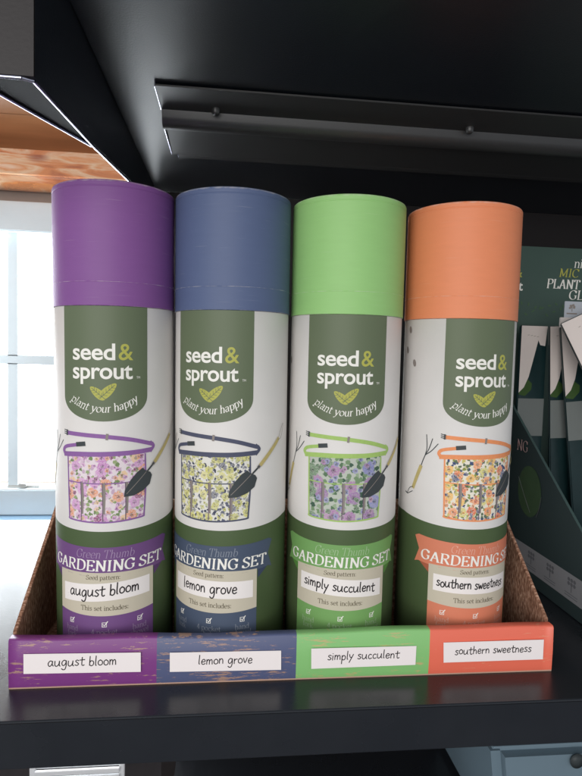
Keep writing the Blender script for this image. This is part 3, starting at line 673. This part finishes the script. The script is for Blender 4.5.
# ================================================================== GLOVE DISPLAY BOX (right)
def glove_box():
    XB, Y0, Y1 = .45, -.055, .205
    t = thing('glove_display_box', (XB, Y1, 0), 'dark green cardboard glove display box with tall printed header, right of the orange capped tube', 'display box')
    o0 = Vector((-XB, -Y1, 0))
    dg = mat('box_dark_green', (24, 40, 40), .45, .4, var=.15, vscale=20); hd = mat('header_green', (66, 88, 80), .5, .35, var=.08, vscale=14)
    st = mat('strip_grey', (118, 118, 120), .5, .3); pk = mat('ink_pink', (170, 140, 136), .5, .3); le = mat('print_leaf', (44, 66, 38), .5, .3, var=.3, vscale=60); ed = mat('board_edge_green', (66, 86, 84), .6, .3)
    # side wall with sloping front edge
    bm = bmesh.new(); zz = lambda y: .1687 + (y - .1277) * .73
    pts = [(XB, Y0, .001), (XB, Y1, .001), (XB, Y1, zz(Y1)), (XB, Y0, zz(Y0))]
    prism(bm, pts, (.003, 0, 0)); 
    for f in bm.faces:
        c = f.calc_center_median()
        if abs(f.normal.x) < .1 and f.normal.z > .3: f.material_index = 1
    sw = finish(bm, 'side_panel', [dg, ed], t, loc=o0)
    def onx(u, z, l): return (XB - .0004 - l / 1000, (Y1 * 1000 - u) / 1000, z / 1000)     # u = mm from the back edge towards the viewer
    a = Art([st, le, pk, mat('ink_grey', (84, 84, 88), .5, .3)])
    a.poly([(2, 15.8), (258, 15.8), (258, 43.5), (2, 43.5)], 0, 0)
    a.disc(80, 108, 26, 30, 1, 0, n=40); a.stroke([(54, 120), (70, 100), (84, 84)], .8, 0, 1)
    a.write('NG', ROM, 72.5, 152.6, 13, 1.6, 2, 1, align='r', nib=NIB)
    a.stroke([(98, 82), (103, 92), (107, 108)], .9, 3, 2)
    for c in (92, 132, 172, 212):
        for q in range(6): a.disc(c - 5 + (q % 3) * 5, 33 + (q // 3) * 4.4, 2.3, 2.0, 3, 1)
        a.stroke([(c, 25), (c, 33)], 1.4, 3, 1)
        for q in (0, 1): a.stroke([(c - 11, 22.5 - q * 2.6), (c + 11, 22.5 - q * 2.6)], .8, 3, 1)
    a.build('printed_artwork', onx, sw, step=0, smooth=False)
    bm = bmesh.new(); box(bm, XB + .0031, XB + .30, Y1 - .003, Y1, .001, .4085)
    hp = finish(bm, 'header_panel', hd, t, loc=o0)
    lf = mat('print_dim_leaf', (74, 104, 70), .5, .3)
    a = Art([M['white'], M['lime'], lf])
    def ony(x, z, l): return (x / 1000, Y1 - .0033 - l / 1000, z / 1000)
    
    # lettering is laid out from the visible fragments: each line starts where the photograph shows it
    a.write('ni', ROM, 537, 384, 11.5, 1.5, 0, 1, align='l', nib=NIB, slant=.1)
    a.write('MIC', ROM, 517, 371.5, 10.5, 1.7, 1, 1, align='l', nib=NIB, slant=.14)
    a.write('PLANT', ROM, 501, 356.5, 11.5, 2.1, 0, 1, align='l', nib=NIB, slant=.1, sx=.86)
    a.write('GL', ROM, 532, 343, 11.5, 2.0, 0, 1, align='l', nib=NIB, slant=.1)
    a.sans('&', 458, 369, 16, 1, 1, sx=.9); a.sans('t', 463.5, 352, 17, 0, 1, sx=.9, bold=.02)
    for k in range(9):
        x = 456 + k * 9.5; a.disc(x, 326 + 5 * sin(k * 2.1), 2.6, .9, 2, 1, a=.6 + k); a.disc(x + 3, 333 + 3 * sin(k * 1.3), 2.4, .9, 2, 1, a=2.4 - k * .5)
    a.build('header_lettering', ony, hp, step=0, smooth=False, loc=None)
    for nm, d in (('front_wall', (XB + .0031, XB + .30, Y0, Y0 + .003, .001, zz(Y0))), ('base', (XB + .0031, XB + .297, Y0 + .0031, Y1 - .0031, .001, .003)), ('side_panel', (XB + .3001, XB + .303, Y0, Y1, .001, .12))):
        bm = bmesh.new(); box(bm, *d); finish(bm, nm, dg, t, loc=o0)
    # glove packets standing in the box
    teal = mat('packet_teal', (14, 42, 44), .35, .5, var=.35, vscale=40, bump=.3, bscale=60); wh = mat('packet_white', (218, 208, 202), .5, .35, var=.06, vscale=30)
    band = mat('packet_band', (112, 118, 116), .5, .35); leafm = mat('packet_leaf', (56, 84, 38), .5, .3, var=.3, vscale=60)
    def packet(TL, wdt, H, rz, tilt, label, full=0):
        Rm = Matrix.Rotation(rz, 3, 'Z') @ Matrix.Rotation(tilt, 3, 'Y'); base = Vector(TL) - Rm @ Vector((0, 0, H))
        p = thing('glove_packet', base, label, 'glove packet', 'glove packets in the green display box', (0, tilt, rz))
        bm = bmesh.new(); box(bm, 0, wdt, 0, .006, 0, H); finish(bm, 'packet', teal, p, bevel=.0012)
        a = Art([wh, band, leafm, M['grey']])
        def f(x_, z_, l): return (x_ / 1000, -.0002 - l / 1000, z_ / 1000)
        W = wdt * 1000; h = H * 1000
        if full: P_ = [(.3, h - .4), (W - .3, h - .4), (W - .3, h - 40), (W * .8, h - 62), (W * .5, h - 90), (.3, h - 104)]
        else: P_ = [(.3, h - .4), (W - .3, h - .4), (W * .93, h - 25), (W * .74, h - 24), (W * .66, h - 18), (W * .52, h - 40), (W * .36, h - 64), (W * .2, h - 77), (.3, h - 84)]
        a.poly(P_, 0, 2)
        a.poly([(.3, h - 86), (.3, h - 78), (W * .3, h - 66), (W * .5, h - 72), (W * .48, h - 80), (W * .25, h - 88)] if not full else [(.3, h - 112), (.3, h - 96), (W * .6, h - 70), (W * .9, h - 76), (W * .6, h - 108)], 2, 1)
        q = 26 if full else 0
        a.poly([(0.3, h - 138 - q), (W - .3, h - 138 - q), (W - .3, h - 91 - q), (.3, h - 91 - q)], 1, 0)
        for k in range(4): a.stroke([(W * .25 + k * 4, h - 12 - k * .6), (W * .25 + k * 4 + 2.4, h - 11.6 - k * .6)], .5, 3, 3)
        a.build('packet_print', f, p, step=0, smooth=False)
    packet((.4545, .172, .3055), .0345, .300, 0, .0, 'glove packet with a white cuff print, farthest left, nearest the orange capped tube')
    packet((.4835, .158, .3045), .032, .298, -.08, -.055, 'narrow looking glove packet second from the left in the green box')
    packet((.4865, .140, .3035), .036, .296, -.12, -.12, 'glove packet third from the left, leaning right behind the broad white one')
    packet((.4650, .104, .3045), .060, .336, -.25, -.48, 'front glove packet at the right frame edge, tilted, with a broad white top', 1)
    # price sign clipped above the packets
    s = thing('price_sign', (.4805, .124, .3035), 'small pale grey sign card with a tree mark, standing above the glove packets', 'sign')
    bm = bmesh.new(); box(bm, 0, .055, 0, .001, 0.008, .0285); cd = finish(bm, 'card', mat('sign_card', (176, 182, 190), .4, .4), s, bevel=.0003)
    bm = bmesh.new(); box(bm, -.006, .05, -.003, -.0002, -.002, .0095); finish(bm, 'holder', mat('holder_white', (206, 200, 196), .4, .4), s, bevel=.0004)
    a = Art([M['inkbrown'], M['grey']])
    def g(x_, z_, l): return (x_ / 1000, -.0003 - l / 1000, z_ / 1000)
    for q in range(7): a.disc(9 + 2.6 * cos(q), 22.5 + 1.8 * sin(q * 1.7), 1.5, 1.2, 1, 0)
    a.stroke([(9, 17), (9, 22)], .9, 1, 1)
    a.stroke([(3, 14.4), (15, 14.4)], 1.5, 1, 0)
    a.build('card_print', g, cd, step=0, smooth=False)
glove_box()

# ================================================================== things glimpsed below the shelf
def below():
    b = thing('storage_bin', (.478, .10, -.33), 'pale blue plastic bin glimpsed under the shelf at the lower right corner', 'bin')
    pl = mat('pale_blue_plastic', (112, 132, 144), .5, .5, var=.04); 
    bm = bmesh.new()
    pts = [(-.05, 0, 0), (.30, 0, 0), (.33, 0, .142), (-.068, 0, .142)]
    prism(bm, pts, (0, .22, 0)); finish(bm, 'bin_body', pl, b, bevel=.012, seg=4)
    bm = bmesh.new(); box(bm, -.074, .339, -.004, .224, .1422, .150); finish(bm, 'rim', pl, b, bevel=.003, seg=3)
    bm = bmesh.new(); lathe(bm, [(0, 0), (.008, 0), (.009, .002), (.0, .003)], 24); h = finish(bm, 'knob', M['slate'], b, True); h.location = (.033, -.002, .124); h.rotation_euler = (radians(90), 0, 0)
    # slatted crate on the floor, seen past the shelf
    v = thing('slatted_crate', (-.235, .8, -1.1), 'white slatted crate on the floor, glimpsed under the shelf at lower left', 'crate')
    wm = mat('crate_white', (240, 242, 244), .5, .4)
    for k in range(22):
        bm = bmesh.new(); box(bm, -.092 - .0, .096, -.004, .004, 0, .011); s = finish(bm, 'slat', wm, v, bevel=.001); s.location = (0, 0, .04 + k * .0163)
    for x in (-.1, .1):
        bm = bmesh.new(); box(bm, x - .006, x + .006, .0045, .016, 0, .40); finish(bm, 'post', wm, v, bevel=.001)
    bm = bmesh.new(); box(bm, -.1, .1, .0165, .25, .385, .392); finish(bm, 'lid', wm, v, bevel=.001)
below()
